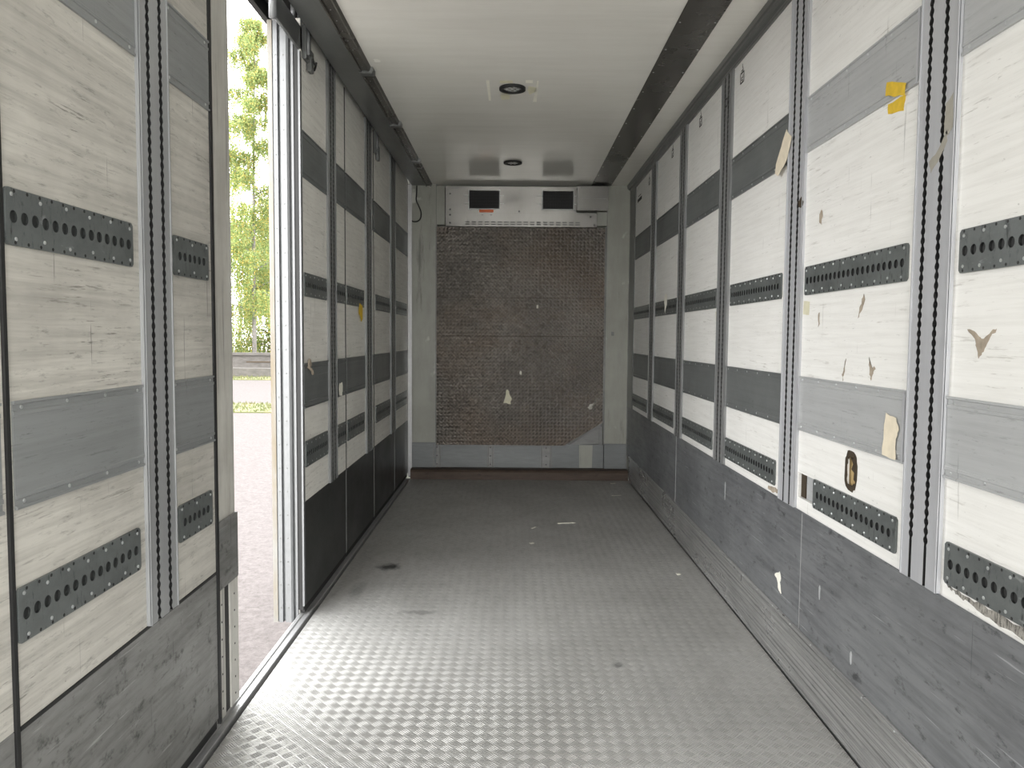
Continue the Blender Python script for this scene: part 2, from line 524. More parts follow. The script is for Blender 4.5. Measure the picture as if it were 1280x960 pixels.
def band(side, y0, y1, z0, z1, mat, parent=None, riv=True, name='rub_strip', endtrim=None):
    t_ = .006
    g = .003
    prof = [(0, z0), (t_ + .002, z0), (t_ + .002, z0 + .006), (t_ - g, z0 + .008), (t_ - g, z0 + .022), (t_, z0 + .024), (t_, z0 + .032), (t_ - g * .6, z0 + .034),
            (t_ - g * .6, z1 - .034), (t_, z1 - .032), (t_, z1 - .024), (t_ - g, z1 - .022), (t_ - g, z1 - .008), (t_ + .002, z1 - .006), (t_ + .002, z1), (0, z1)]
    ob = MB().prism([(wx(side, d), z) for d, z in prof], y0, y1, 1).build(name, mat, parent, (wx(side, 0), y0, z0))
    nrm = (-1, 0, 0) if side > 0 else (1, 0, 0)
    if riv:
        k = max(2, int((y1 - y0) / .14))
        studs(ob, 'rivet', M['rivet'], [(wx(side, t_ - g), y0 + .03 + (y1 - y0 - .06) * i / max(1, k - 1), zz) for i in range(k) for zz in (z0 + .015, z1 - .015)], .005, nrm, .0022)
    if endtrim:
        mb = MB()
        cuboid_w(mb, side, .004, .010, endtrim, endtrim + .012, z0 + .002, z1 - .002, .002)
        mb.build('end_trim', M['rail'], ob, (wx(side, 0), endtrim, z0))
    return ob


def lashing_post(side, y0, y1, ch, z0, z1, mat, parent=None, straight=0, detail=5, name='lashing_post'):
    """flat upright post with two scalloped keyhole slots running its full height"""
    T = .014
    r, sl, pitch = .0120, .0062, .0275
    mb = MB()

    def P(y, z, d=T):
        return (wx(side, d), y, z)
    n = int((z1 - z0) / (pitch / detail))
    zs = [z0 + (z1 - z0) * i / n for i in range(n + 1)]

    def g(z):
        if z - z0 < straight:
            return sl + .001
        dz = ((z - z0 + pitch / 2) % pitch) - pitch / 2
        q_ = r * r - dz * dz
        return max(sl, math.sqrt(q_) if q_ > 0 else 0)
    lines = []                       # each: list of y per z
    edges = [[y0] * (n + 1)]
    for c in ch:
        edges.append([c - g(z) for z in zs])
        edges.append([c + g(z) for z in zs])
    edges.append([y1] * (n + 1))
    for a, b in zip(edges[0::2], edges[1::2]):
        for i in range(n):
            mb.q(P(a[i], zs[i]), P(b[i], zs[i]), P(b[i + 1], zs[i + 1]), P(a[i + 1], zs[i + 1]))
            for e in (a, b):
                if e is edges[0] or e is edges[-1]:
                    continue
                mb.cur = 1
                mb.q(P(e[i], zs[i]), P(e[i + 1], zs[i + 1]), P(e[i + 1], zs[i + 1], .002), P(e[i], zs[i], .002))
                mb.cur = 0
    for yy in (y0, y1):
        mb.q(P(yy, z0), P(yy, z1), P(yy, z1, 0), P(yy, z0, 0))
    mb.q(P(y0, z1), P(y1, z1), P(y1, z1, 0), P(y0, z1, 0))
    mb.q(P(y0, z0), P(y1, z0), P(y1, z0, 0), P(y0, z0, 0))
    # raised side lips
    for a in (y0, y1 - .005):
        cuboid_w(mb, side, T - .002, T + .003, a, a + .005, z0, z1, .0015)
    mb.cur = 1
    mb.q(P(y0 + .002, z0, .0025), P(y1 - .002, z0, .0025), P(y1 - .002, z1, .0025), P(y0 + .002, z1, .0025))
    return mb.build(name, [mat, M['dark']], parent, (wx(side, 0), y0, z0))


# ================================================================== SETTING
# floor
struct(MB().box(-1.060, 1.226, YR, 7.9, -.03, 0).build('floor', M['floor']))
# narrow dark joints either side of the floor plate, and what lies under them
struct(MB().box(-1.16, 1.33, YR, 8.25, -.16, -.031).build('floor_underbody', M['dark']))
# left sill
sill = [(-1.135, -.03), (-1.135, .004), (-1.128, .010), (-1.112, .010), (-1.106, .005), (-1.094, .005), (-1.090, .011), (-1.077, .011), (-1.074, .008), (-1.074, -.03)]
struct(MB().prism(sill, YR, 7.9, 1).build('trim_1', M['alu_dull']))
# ceiling
cb = MB().box(-1.03, XR + .08, YR, 8.2, ZC, ZC + .08)
struct(cb.build('ceiling', M['ceil']))
# ceiling strip, brown grey, with screws
st = MB().box(.81, 1.015, YR, 8.09, ZC - .006, ZC - .0005, .002).build('trim_2', M['stripe'])
struct(st)
studs(st, 'screw', M['rivet'], [(x, .3 + i * .36, ZC - .006) for i in range(22) for x in (.825, 1.0)], .005, (0, 0, -1), .002)
# right cove moulding
cove = [(1.236, 3.0), (1.218, 3.0), (1.216, 3.012), (1.219, 3.018), (1.212, 3.030), (1.196, 3.034), (1.194, 3.046), (1.186, 3.052), (1.184, ZC), (1.236, ZC)]
struct(MB().prism(cove, YR, 8.09, 1).build('trim_3', M['soffit']))

# right wall: plywood face with two real holes, solid body behind
holes = [(3.050, 3.222, .826, .932), (2.688, 2.768, .966, 1.082)]
mb = MB()
mb.sheet(YR, YB, .27, ZC, holes, lambda u, v, d: (XR + d, u, v), .03)
mb.q((XR + .03, YR, .0), (XR + .03, YB, .0), (XR + .03, YB, ZC), (XR + .03, YR, ZC))
mb.q((XR + .08, YR, .0), (XR + .08, YB, .0), (XR + .08, YB, ZC), (XR + .08, YR, ZC))
mb.q((XR, YR, .27), (XR + .08, YR, .0), (XR + .08, YR, ZC), (XR, YR, ZC))
struct(mb.build('wall_right', M['white']))

# bulkhead (back wall)
struct(MB().box(-1.30, 1.31, YB, YB + .12, -.03, ZC + .1).build('wall_back', M['bulk']))
# corner pilasters, cream with dark painted foot
for (nm, a, b, s) in (('trim_4', -1.095, -.805, -1), ('trim_5', .985, 1.229, 1)):
    mb = MB()
    mb.box(a, b, 8.03, YB, .372, ZC, .004)
    mb.cur = 1
    mb.box(a, b, 8.032, YB, 0.0, .370)
    mb.cur = 2
    e = a if s < 0 else b - .012
    mb.box(e, e + .012, 8.018, 8.03, .02, ZC, .003)
    e2 = b if s < 0 else a - .010
    mb.box(e2 - .002, e2 + .008, 8.025, 8.045, .36, ZC, .002)
    struct(mb.build(nm, [M['bulk'], M['band_dark'], M['shade_alu']]))
# rusty beam where floor meets bulkhead
struct(MB().prism([(7.902, -.03), (7.902, .078), (7.915, .098), (7.94, .105), (8.10, .105), (8.10, -.03)], -1.06, 1.225, 0).build('trim_6', M['rust']))

# right kick sheet and the ribbed extrusion below it
mb = MB()
mb.box(1.223, 1.2295, YR, 8.03, .262, .775, .002)
struct(mb.build('baseboard_right', M['kick']))
mb = MB()
for yy in (1.05, 3.15, 5.6):
    mb.box(1.2215, 1.2232, yy, yy + .004, .275, .77)
struct(mb.build('baseboard_joints', M['alu_dull']))
ribs = [(1.252, -.03), (1.241, -.03), (1.241, .004), (1.234, .012), (1.226, .014), (1.226, .024), (1.231, .028)]
z = .040
while z < .235:
    ribs += [(1.231, z), (1.2285, z + .003), (1.2285, z + .009), (1.231, z + .012)]
    z += .0235
ribs += [(1.229, .247), (1.219, .252), (1.214, .262), (1.214, .270), (1.218, .276), (1.2225, .276), (1.252, .27)]
er = MB().prism(ribs, YR, 7.9, 1).build('trim_7', M['extr'])
struct(er)
studs(er, 'screw', M['rivet'], [(1.2145, .3 + i * .225, .2665) for i in range(34)], .004, (-1, 0, 0), .002)
# vertical corner angle, right back corner
struct(MB().prism([(1.229, 8.018), (1.219, 8.018), (1.219, 7.71), (1.223, 7.705), (1.229, 7.705)], .775, 3.0, 2).build('trim_8', M['soffit']))

# ------------------------------------------------------------------ right wall posts, strips, plates
BAY = ['bay beside the bulkhead', 'second bay from the bulkhead', 'third bay from the bulkhead', 'fourth bay from the bulkhead',
       'bay with the burnt slot', 'nearest bay']
posts = [(6.575, 6.78, (6.645, 6.715), 'rail_dark', 'thin looking grey lashing post nearest the bulkhead on the right wall', 3),
         (5.450, 5.645, (5.515, 5.585), 'rail_dark', 'grey lashing post second from the bulkhead on the right wall', 3),
         (4.338, 4.543, (4.405, 4.475), 'rail_dark', 'grey lashing post third from the bulkhead, small mark near its top', 3),
         (3.236, 3.424, (3.291, 3.363), 'rail', 'grey slotted post with a torn cream label at its upper part', 4),
         (2.135, 2.332, (2.197, 2.279), 'rail', 'widest pale grey slotted post, nearest on the right wall, with brown smears', 5)]
G = 'slotted lashing posts on the right wall'
for (a, b, ch, mt, lb, dt) in posts:
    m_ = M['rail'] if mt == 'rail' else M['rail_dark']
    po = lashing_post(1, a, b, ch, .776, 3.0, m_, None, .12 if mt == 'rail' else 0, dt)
    tag(po, lb, 'post', G)
bays = [(6.78, 7.70), (5.645, 6.575), (4.543, 5.45), (3.424, 4.338), (2.332, 3.236), (1.15, 2.135)]
for i, (a, b) in enumerate(bays):
    near = i >= 4
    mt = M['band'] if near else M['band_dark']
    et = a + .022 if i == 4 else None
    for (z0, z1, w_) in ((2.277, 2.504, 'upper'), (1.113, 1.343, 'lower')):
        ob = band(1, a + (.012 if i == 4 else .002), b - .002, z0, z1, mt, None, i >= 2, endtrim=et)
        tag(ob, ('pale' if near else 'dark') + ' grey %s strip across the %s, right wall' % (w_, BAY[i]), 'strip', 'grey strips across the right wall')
pl = [((6.84, 7.70), (6.88, 7.76)), ((5.70, 6.55), (5.735, 6.62)), ((4.60, 5.43), (4.615, 5.445)), ((3.487, 4.305), (3.50, 4.335)),
      ((2.379, 3.208), (2.384, 3.05)), ((1.28, 2.103), (1.28, 2.11))]
for i, (u, l) in enumerate(pl):
    lo = 1 if i == 0 else 0
    for (ab, z0, z1, w_) in ((u, 1.683, 1.801, 'upper'), (l, .818, .936, 'lower')):
        a, b = ab
        b = min(b, 7.70)
        o = track_plate(1, a, b, z0, z1, None, 'each' if i >= 3 else 'one')
        extra = {(4, 'lower'): ' beside the open slot', (1, 'upper'): ''}.get((i, w_), '')
        tag(o, 'dark holed plate%s, %s row, %s, right wall' % (extra, w_, BAY[i]), 'plate', 'holed track plates on the right wall')
# open slot beside the near lower plate: blue grey sliding insert seen in the hole
o = MB().box(XR + .014, XR + .028, 3.052, 3.165, .828, .930, .001).build('sliding_insert', M['band'])
tag(o, 'blue grey insert inside the open slot left of the near lower plate', 'insert')
o = MB().box(XR + .012, XR + .0295, 3.17, 3.221, .828, .930).build('slot_lining', M['burnt'])
tag(o, 'dark splintered lining at the far end of the open slot', 'lining')


def patch(name, pts, mat, label, cat, side=1, d0=.0, th=.0012, jag=0.0, group=None, n_sub=0):
    """thin flat scrap of the given outline (y, z) stuck on a wall, d0 in front of it"""
    poly = []
    for i, (y, z) in enumerate(pts):
        y2, z2 = pts[(i + 1) % len(pts)]
        poly.append((y, z))
        for k in range(1, n_sub + 1):
            f = k / (n_sub + 1)
            poly.append((y + (y2 - y) * f + random.uniform(-jag, jag), z + (z2 - z) * f + random.uniform(-jag, jag)))
    xa, xb = wx(side, d0), wx(side, d0 + th)
    o = MB().prism(poly, xa, xb, 0).build(name, mat, None, (xa, pts[0][0], pts[0][1]))
    return tag(o, label, cat, group)


# burnt handle slot
o = MB()
o.prism([(2.688, .966), (2.768, .966), (2.768, 1.082), (2.688, 1.082)], XR + .012, XR + .0295, 0)
tag(o.build('worn_slot_wood', M['wood']), 'splintered yellow wood inside the burnt oval slot', 'wood')
rr_ = random.Random(3)
ro_, ri_ = [], []
for k in range(28):
    a_ = 2 * PI * k / 28
    ex = lambda v: math.copysign(abs(v) ** .7, v)
    q1, q2 = rr_.uniform(.96, 1.08), rr_.uniform(.80, 1.02)
    ro_.append((2.728 + .049 * q1 * ex(math.cos(a_)), 1.024 + .071 * q1 * ex(math.sin(a_))))
    ri_.append((2.724 + .037 * q2 * ex(math.cos(a_)), 1.024 + .058 * q2 * ex(math.sin(a_))))
mb = MB()
for i in range(28):
    j = (i + 1) % 28
    mb.prism([ro_[i], ro_[j], ri_[j], ri_[i]], XR - .0012, XR - .0001, 0)
mb.prism([(2.69, .985), (2.715, .995), (2.712, 1.02), (2.735, 1.03), (2.722, 1.05), (2.74, 1.07), (2.70, 1.08), (2.69, 1.06)], XR + .004, XR + .0119, 0)
tag(mb.build('slot_edge', M['burnt']), 'burnt black rim of the oval slot in the white board', 'rim')
patch('grime_stain', [(2.105, .815), (2.00, .812), (1.85, .814), (1.60, .812), (1.60, .782), (1.80, .786), (1.95, .79), (2.06, .80)], M['grime'], 'black mottled grime under the nearest lower holed plate', 'stain', 1, .0002, .0005, .006, None, 6)
patch('grease_smear', [(3.29, 2.085), (3.25, 2.10), (3.225, 2.075), (3.245, 2.055), (3.28, 2.06)], M['burnt'], 'small black grease lump on the post with the torn cream label', 'smear', 1, .0145, .001, .004, None, 2)
patch('grime_stain', [(3.60, .80), (3.50, .81), (3.45, .795), (3.52, .782), (3.60, .785)], M['scar'], 'brown chipped spot under the fourth lower holed plate', 'stain', 1, .0002, .0005, .005, None, 3)

# tape, labels, scars on the right wall
patch('yellow_tape', [(2.548, 2.342), (2.424, 2.300), (2.430, 2.262), (2.555, 2.300)], M['yellow'], 'bright yellow tape square stuck on the near upper grey strip', 'tape', 1, .0082, .001, .003, 'yellow tape pieces', 3)
patch('yellow_tape', [(2.552, 2.272), (2.440, 2.268), (2.448, 2.222), (2.548, 2.240)], M['yellow'], 'yellow tape piece on white board just under the near upper strip', 'tape', 1, .0004, .001, .003, 'yellow tape pieces', 3)
patch('torn_label', [(2.470, 1.262), (2.405, 1.252), (2.385, 1.215), (2.402, 1.185), (2.398, 1.118), (2.486, 1.122), (2.480, 1.20)], M['cream'],
      'tall torn cream label on the near lower grey strip', 'label', 1, .0082, .001, .004, 'torn labels on the right wall', 2)
patch('torn_label', [(3.440, 2.430), (3.375, 2.382), (3.395, 2.340), (3.440, 2.285), (3.530, 2.245), (3.575, 2.262), (3.565, 2.305), (3.50, 2.370)], M['cream'],
      'long torn cream label overlapping the slotted post, with brown spots', 'label', 1, .0185, .0012, .004, 'torn labels on the right wall', 2)
for (a, b) in ((3.47, 2.31), (3.51, 2.29), (3.45, 2.34)):
    pass
patch('scraped_gouge', [(2.060, 1.530), (2.020, 1.520), (2.000, 1.508), (1.985, 1.505), (1.955, 1.525), (1.935, 1.530), (1.965, 1.500), (1.985, 1.470), (2.005, 1.452), (2.015, 1.480), (2.025, 1.505)],
      M['scar'], 'brown triangular gouge in the nearest white board, right edge', 'gouge', 1, .0002, .0008, .003, None, 3)
for (pts, lb) in (([(2.83, 1.372), (2.81, 1.40), (2.80, 1.43), (2.815, 1.37), (2.822, 1.345)], 'small brown gouge above the lower strip, left one of two'),
                  ([(2.62, 1.44), (2.60, 1.41), (2.57, 1.40), (2.585, 1.385), (2.60, 1.36), (2.612, 1.39)], 'small forked brown gouge above the lower strip, right one of two'),
                  ([(3.09, 2.00), (3.07, 2.02), (3.055, 1.995), (3.065, 1.955), (3.085, 1.965)], 'small tan knot above the near upper holed plate'),
                  ([(3.07, 1.60), (3.055, 1.605), (3.05, 1.56), (3.065, 1.548)], 'narrow brown gouge below the near upper holed plate'),
                  ([(2.70, 1.62), (2.675, 1.66), (2.665, 1.64), (2.69, 1.60), (2.715, 1.575)], 'slanting brown scrape under middle of near upper holed plate')):
    patch('gouge', pts, M['scar'], lb, 'gouge', 1, .0002, .0007, .005, 'small gouges in the white board', 3)
patch('tape_residue', [(3.225, 1.66), (3.16, 1.655), (3.165, 1.60), (3.228, 1.605)], M['tape'], 'faded yellowish tape square beside the slotted post at plate height', 'tape', 1, .0002, .0006, .002, None, 2)
patch('torn_label', [(3.44, .425), (3.395, .445), (3.375, .418), (3.388, .40), (3.365, .352), (3.40, .358), (3.42, .395), (3.455, .41)], M['paper'],
      'torn white paper scrap on the grey kick sheet, right wall', 'label', 1, .0072, .001, .004, 'torn labels on the right wall', 2)
patch('torn_label', [(6.14, 1.85), (6.06, 1.84), (6.05, 1.76), (6.12, 1.70), (6.15, 1.78)], M['paper'],
      'pale smear of torn paper on the second upper holed plate from bulkhead', 'label', 1, .0080, .001, .008, 'torn labels on the right wall', 2)
patch('torn_label', [(4.62, 1.66), (4.55, 1.67), (4.55, 1.60), (4.60, 1.59)], M['tape'],
      'small yellowed label at the third post from the bulkhead, plate height', 'label', 1, .0004, .001, .004, 'torn labels on the right wall', 2)
patch('grease_smear', [(2.185, 2.165), (2.150, 2.185), (2.146, 2.09), (2.165, 2.075), (2.188, 2.08)], M['smear'], 'upper brown smear on the widest slotted post', 'smear', 1, .0142, .0005, .004, 'brown smears on the widest post', 2)
patch('grease_smear', [(2.262, 2.02), (2.215, 2.045), (2.175, 2.09), (2.17, 2.06), (2.215, 2.01), (2.25, 1.985)], M['smear'], 'lower brown smear on the widest slotted post', 'smear', 1, .0142, .0005, .004, 'brown smears on the widest post', 2)
# scratches in the kick sheet: pale worn ovals
for (y, z, h, lb) in ((2.66, .36, .05, 'pale worn oval on kick sheet, nearer one'), (2.95, .50, .06, 'pale worn streak on kick sheet, middle one'), (4.30, .63, .11, 'long pale rubbed streak on the kick sheet')):
    pts = [(y + .008 * math.cos(a * PI / 5) * (1 + .3 * math.sin(a * 2.1)), z + h * .5 * math.sin(a * PI / 5)) for a in range(10)]
    patch('worn_spot', pts, M['band'], lb, 'scratch', 1, .0070, .0006, .001, 'worn spots on the kick sheet', 0)

# stencilled load marks: hook over a box with strokes
marks = [(4.195, 2.918, 1.0, 'black stencilled load mark on the fourth bay from the bulkhead'),
         (5.105, 2.935, 1.0, 'black stencilled load mark on the third bay from the bulkhead'),
         (5.98, 2.937, 1.0, 'black stencilled load mark on the second bay from the bulkhead'),
         (6.98, 2.925, 1.0, 'black stencilled load mark in the bay beside the bulkhead'),
         (4.45, 2.86, .8, 'faint black mark near the top of the third post')]
for (y, z, s, lb) in marks:
    mb = MB()
    d = .0006 if s == 1 else .0146
    xa, xb = wx(1, d), wx(1, d + .0006)

    def line(p, q_, t_=.006):
        v = Vector((q_[0] - p[0], q_[1] - p[1])).normalized() * t_ * .5
        nn = (-v[1], v[0])
        mb.prism([(p[0] + nn[0], p[1] + nn[1]), (p[0] - nn[0], p[1] - nn[1]), (q_[0] - nn[0], q_[1] - nn[1]), (q_[0] + nn[0], q_[1] + nn[1])], xa, xb, 0)
    W_, H_ = .030 * s, .026 * s
    cs = [(y - W_, z - H_ - .012), (y + W_, z - H_ - .012), (y + W_, z + H_ - .012), (y - W_, z + H_ - .012)]
    for i in range(4):
        line(cs[i], cs[(i + 1) % 4], .009)
    if s == 1:
        line((y - .012, z - .026), (y + .012, z - .026))
        line((y - .012, z + .002), (y - .012, z - .012))
        line((y + .012, z - .012), (y + .012, z - .026))
        line((y - .014, z - .012), (y + .014, z - .012))
        line((y - .016, z + .026), (y + .016, z + .026), .007)
        line((y - .016, z + .026), (y - .002, z + .046), .006)
        line((y, z + .046), (y, z + .060), .006)
    tag(mb.build('stencil_mark', M['ink'], None, (xa, y, z)), lb, 'marking', 'stencilled load marks on the right wall')
mb = MB()
mb.box(wx(1, .0014), wx(1, .0006), 7.38, 7.62, 2.83, 2.862)
mb.box(wx(1, .0014), wx(1, .0006), 7.42, 7.58, 2.88, 2.888)
tag(mb.build('lettering_strip', M['ink']), 'small black lettering strip high in the bay beside the bulkhead', 'marking')


# ================================================================== LEFT: side doors
def left_door(name, y0, y1, zt=3.12, zb=.052, kick=.615, far=False, kmat=None):
    """one side door leaf: the board is the leaf's own mesh, everything fixed to it is a child"""
    mb = MB()
    mb.box(XL - .03, XL, y0, y1, kick, zt, .001)
    mb.box(XL - .145, XL - .03, y0, y1, -.028 if y0 > 3 else .03, zt, .002)
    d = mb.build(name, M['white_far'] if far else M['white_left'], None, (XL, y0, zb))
    struct(d)
    kb = MB()
    cuboid_w(kb, -1, -.03, .002, y0 + .002, y1 - .002, zb, kick, .0015)
    kb.build('kick_sheet', kmat or M['kick_left'], d, (XL, y0, zb))
    sb = MB()
    cuboid_w(sb, -1, -.028, -.004, y0 + .004, y1 - .004, .014, zb)
    sb.build('bottom_seal_shade', M['dark'], d, (XL, y0, .02))  # black seal strip that stands for the shadow under the leaf
    return d


def seam(d, y0, y1, z0=.05, z1=3.1, dd=.006, mat='dark', name='seal'):
    mb = MB()
    cuboid_w(mb, -1, -.02, dd, y0, y1, z0, z1, .002)
    return mb.build(name, M[mat], d, (XL, y0, z0))


# near leaf
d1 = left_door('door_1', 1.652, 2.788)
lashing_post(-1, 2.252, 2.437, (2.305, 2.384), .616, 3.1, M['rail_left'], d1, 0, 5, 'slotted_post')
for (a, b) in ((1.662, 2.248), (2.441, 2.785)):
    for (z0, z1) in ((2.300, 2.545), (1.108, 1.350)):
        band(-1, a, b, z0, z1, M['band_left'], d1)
for (a, b, z0, z1) in ((1.655, 2.207, 1.692, 1.816), (2.472, 2.752, 1.692, 1.820), (1.655, 2.212, .805, .931), (2.474, 2.752, .809, .933)):
    track_plate(-1, a, b, z0, z1, d1, 'each')
seam(d1, 2.789, 2.806)
seam(d1, 1.638, 1.650)
ks = MB()
cuboid_w(ks, -1, 0, .0035, 1.655, 2.787, .606, .6155)
ks.build('kick_trim', M['dark'], d1, (XL, 1.66, .61))
# leaf nearer than that, only its edge is in the picture
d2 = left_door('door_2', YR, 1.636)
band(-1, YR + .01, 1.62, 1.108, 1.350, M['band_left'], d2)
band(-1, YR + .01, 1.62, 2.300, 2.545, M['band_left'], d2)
track_plate(-1, 1.0, 1.58, 1.692, 1.816, d2, 'one')
track_plate(-1, 1.0, 1.58, .805, .931, d2, 'one')

# pillar between near leaf and the opening
pil = empty('door_pillar', (XL - .05, 2.81, .02), 'white painted pillar at the near edge of the side opening, grey cover low down', 'pillar')
mb = MB()
mb.box(XL - .14, XL - .012, 2.812, 3.020, .02, 3.2, .004)
mb.build('pillar_body', M['post_white'], pil, (XL, 2.81, .02))
mb = MB()
mb.box(XL - .012, XL - .002, 2.816, 3.024, .525, .79, .003)
mb.build('cover_plate', M['kick_left'], pil, (XL, 2.81, .52))
mb = MB()
for (a, b) in ((2.816, 2.878), (2.938, 3.022)):
    mb.box(XL - .012, XL - .004, a, b, .02, .526, .002)
mb.cur = 1
mb.box(XL - .0118, XL - .0112, 2.878, 2.938, .02, .526)
ft = mb.build('slotted_foot', [M['post_white'], M['dark']], pil, (XL, 2.81, .02))
studs(ft, 'screw', M['dark'], [(XL - .004, yy, .06 + k * .068) for yy in (2.848, 2.98) for k in range(7)], .0045, (1, 0, 0), .0015)
mb = MB()
mb.box(XL - .012, XL + .004, 2.807, 2.815, .02, 3.1, .002)
mb.build('edge_seal', M['dark'], pil, (XL, 2.81, .02))

# far leaves beyond the opening
far = [('door_3', 4.00, 5.008, (4.526, 4.709)), ('door_4', 5.028, 6.030, (5.68, 5.90)), ('door_5', 6.048, 7.085, (6.83, 7.08)), ('door_6', 7.10, 7.99, None)]
fb = [[(4.003, 4.524), (4.712, 5.004)], [(5.032, 5.678), (5.902, 6.026)], [(6.052, 6.828)], [(7.104, 7.985)]]
fp = [[(4.02, 4.50), (4.74, 4.985)], [(5.045, 5.625)], [(6.10, 6.815)], [(7.115, 7.90)]]
fdoors = []
for (nm, a, b, po), bs_, ps in zip(far, fb, fp):
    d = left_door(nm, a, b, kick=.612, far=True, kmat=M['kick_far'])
    fdoors.append(d)
    if po:
        lashing_post(-1, po[0], po[1], (po[0] + .06, po[1] - .06), .613, 3.1, M['rail_dark'], d, 0, 3, 'slotted_post')
    for (p, q_) in bs_:
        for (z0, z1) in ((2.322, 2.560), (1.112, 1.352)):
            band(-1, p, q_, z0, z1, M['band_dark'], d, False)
    for (p, q_) in ps:
        for (z0, z1) in ((1.705, 1.830), (.795, .935)):
            track_plate(-1, p, q_, z0, z1, d, 'one')
    seam(d, b + .001, b + .014, dd=.003)
    # thin bright joint line in the kick sheet
    jb = MB()
    cuboid_w(jb, -1, 0, .005, b - .008, b - .002, .055, .61)
    jb.build('joint_strip', M['shade_alu'], d, (XL, b, .05))

# edge profile of door_3 facing the opening: grooved aluminium with screw rows
d3 = fdoors[0]
prof = [(-1.135, 4.0), (-1.135, 3.985), (-1.146, 3.985), (-1.146, 3.998), (-1.156, 3.998), (-1.156, 3.975), (-1.166, 3.968), (-1.196, 3.968), (-1.199, 3.990),
        (-1.208, 3.990), (-1.211, 3.968), (-1.231, 3.968), (-1.234, 3.978), (-1.238, 3.978), (-1.238, 4.0)]
ep = MB().prism(prof, -.03, 3.10, 2).build('edge_profile', M['alu'], d3, (-1.18, 3.99, 0))
mb = MB()
mb.box(-1.262, -1.238, 3.97, 4.05, -.03, 3.10, .003)
mb.build('outer_skin', M['rust_alu'], d3, (-1.25, 3.99, 0))
mb = MB()
mb.box(-1.107, -1.098, 3.975, 4.01, .055, 2.955, .002)
mb.build('inner_lip', M['alu'], d3, (-1.10, 3.99, 0))
mb = MB()
mb.box(-1.135, -1.107, 3.99, 4.0, .03, 3.0)
mb.build('edge_seal', M['dark'], d3, (-1.12, 3.99, 0))
studs(ep, 'screw', M['soffit'], [(xx, 3.968, .05 + k * .125) for xx in (-1.181, -1.221) for k in range(24)], .0042, (0, -1, 0), .0015)


# hanging brackets
def hanger(d, y, arm):
    mb = MB()
    mb.box(-1.100, -1.078, y, y + .10, 2.93, 3.10, .004)
    mb.box(-1.095, -1.070, y + .07, y + .12, 2.89, 3.0, .004)
    b = mb.build('hanger_bracket', M['soffit'], d, (-1.1, y, 2.9))
    mb = MB()
    mb.box(-1.082, -1.066, y + .012, y + .045, 2.955, 3.085, .005)
    mb.build('roller', M['alu'], b, (-1.08, y, 2.95), True)
    if arm:
        mb = MB()
        mb.box(-1.118, -1.100, 3.60, 4.16, 2.965, 3.085, .003)
        mb.build('hanger_arm', M['soffit'], b, (-1.1, 3.6, 2.96))
        mb = MB()
        mb.tube([(-1.112, 3.59, 2.955), (-1.112, 3.59, 3.12)], .018, 12)
        mb.tube([(-1.108, 3.90, 3.085), (-1.108, 3.90, 3.15)], .012, 10)
        mb.tube([(-1.108, 4.02, 3.085), (-1.108, 4.02, 3.16)], .012, 10)
        mb.build('guide_roller', M['alu'], b, (-1.1, 3.6, 2.96), True)
        mb = MB()
        mb.tube([(-1.070, 4.12, 2.96), (-1.06, 4.14, 2.935), (-1.062, 4.17, 2.955), (-1.07, 4.18, 2.935), (-1.068, 4.15, 2.91)], .006, 6)
        mb.build('split_pin', M['dark'], b, (-1.07, 4.12, 2.93), True)


hanger(fdoors[0], 4.03, True)
hanger(fdoors[2], 5.93 + .12, False)

# overhead rail box along the left
rl = struct(empty('trim_9', (-1.0, 4, ZC)))
mb = MB()
mb.box(-1.062, -.915, YR, 8.03, ZC - .014, ZC + .08)
mb.build('soffit', M['soffit'], rl, (-1, 4, ZC))
lip = [(-.915, ZC - .014), (-.912, ZC - .026), (-.903, ZC - .028), (-.900, ZC - .018), (-.872, ZC - .018), (-.869, ZC - .024), (-.858, ZC - .024), (-.855, ZC - .016), (-.845, ZC + .001), (-.915, ZC + .001)]
mb = MB().prism(lip, YR, 8.03, 1)
rlip = mb.build('rail_lip', M['stripe'], rl, (-1, 4, ZC))
studs(rlip, 'screw', M['alu_dull'], [(-.886, .3 + k * .128, ZC - .018) for k in range(60)], .0035, (0, 0, -1), .0015, 6)
for yy in (2.9, 3.55, 4.59, 5.72, 6.88):
    mb = MB()
    mb.box(-.918, -.838, yy, yy + .055, ZC - .034, ZC - .014, .004)
    mb.box(-.850, -.832, yy - .01, yy + .065, ZC - .030, ZC, .004)
    mb.build('joint_clip', M['soffit'], rl, (-.9, yy, ZC - .03))
# running track above the doors
mb = MB()
mb.prism([(-1.072, 3.098), (-1.062, 3.098), (-1.062, 3.25), (-1.072, 3.25)], YR, 8.0, 1)
mb.prism([(-1.085, 3.128), (-1.078, 3.122), (-1.072, 3.128), (-1.072, 3.150), (-1.085, 3.150)], YR, 8.0, 1)
mb.build('track', M['alu_dull'], rl, (-1, 4, ZC))
mb = MB()
mb.box(-1.30, -1.06, YR, 8.2, 3.20, 3.26)
mb.box(-1.30, -1.27, YR, 8.2, 3.12, 3.20)
mb.build('track_housing', M['dark'], rl, (-1, 4, ZC))

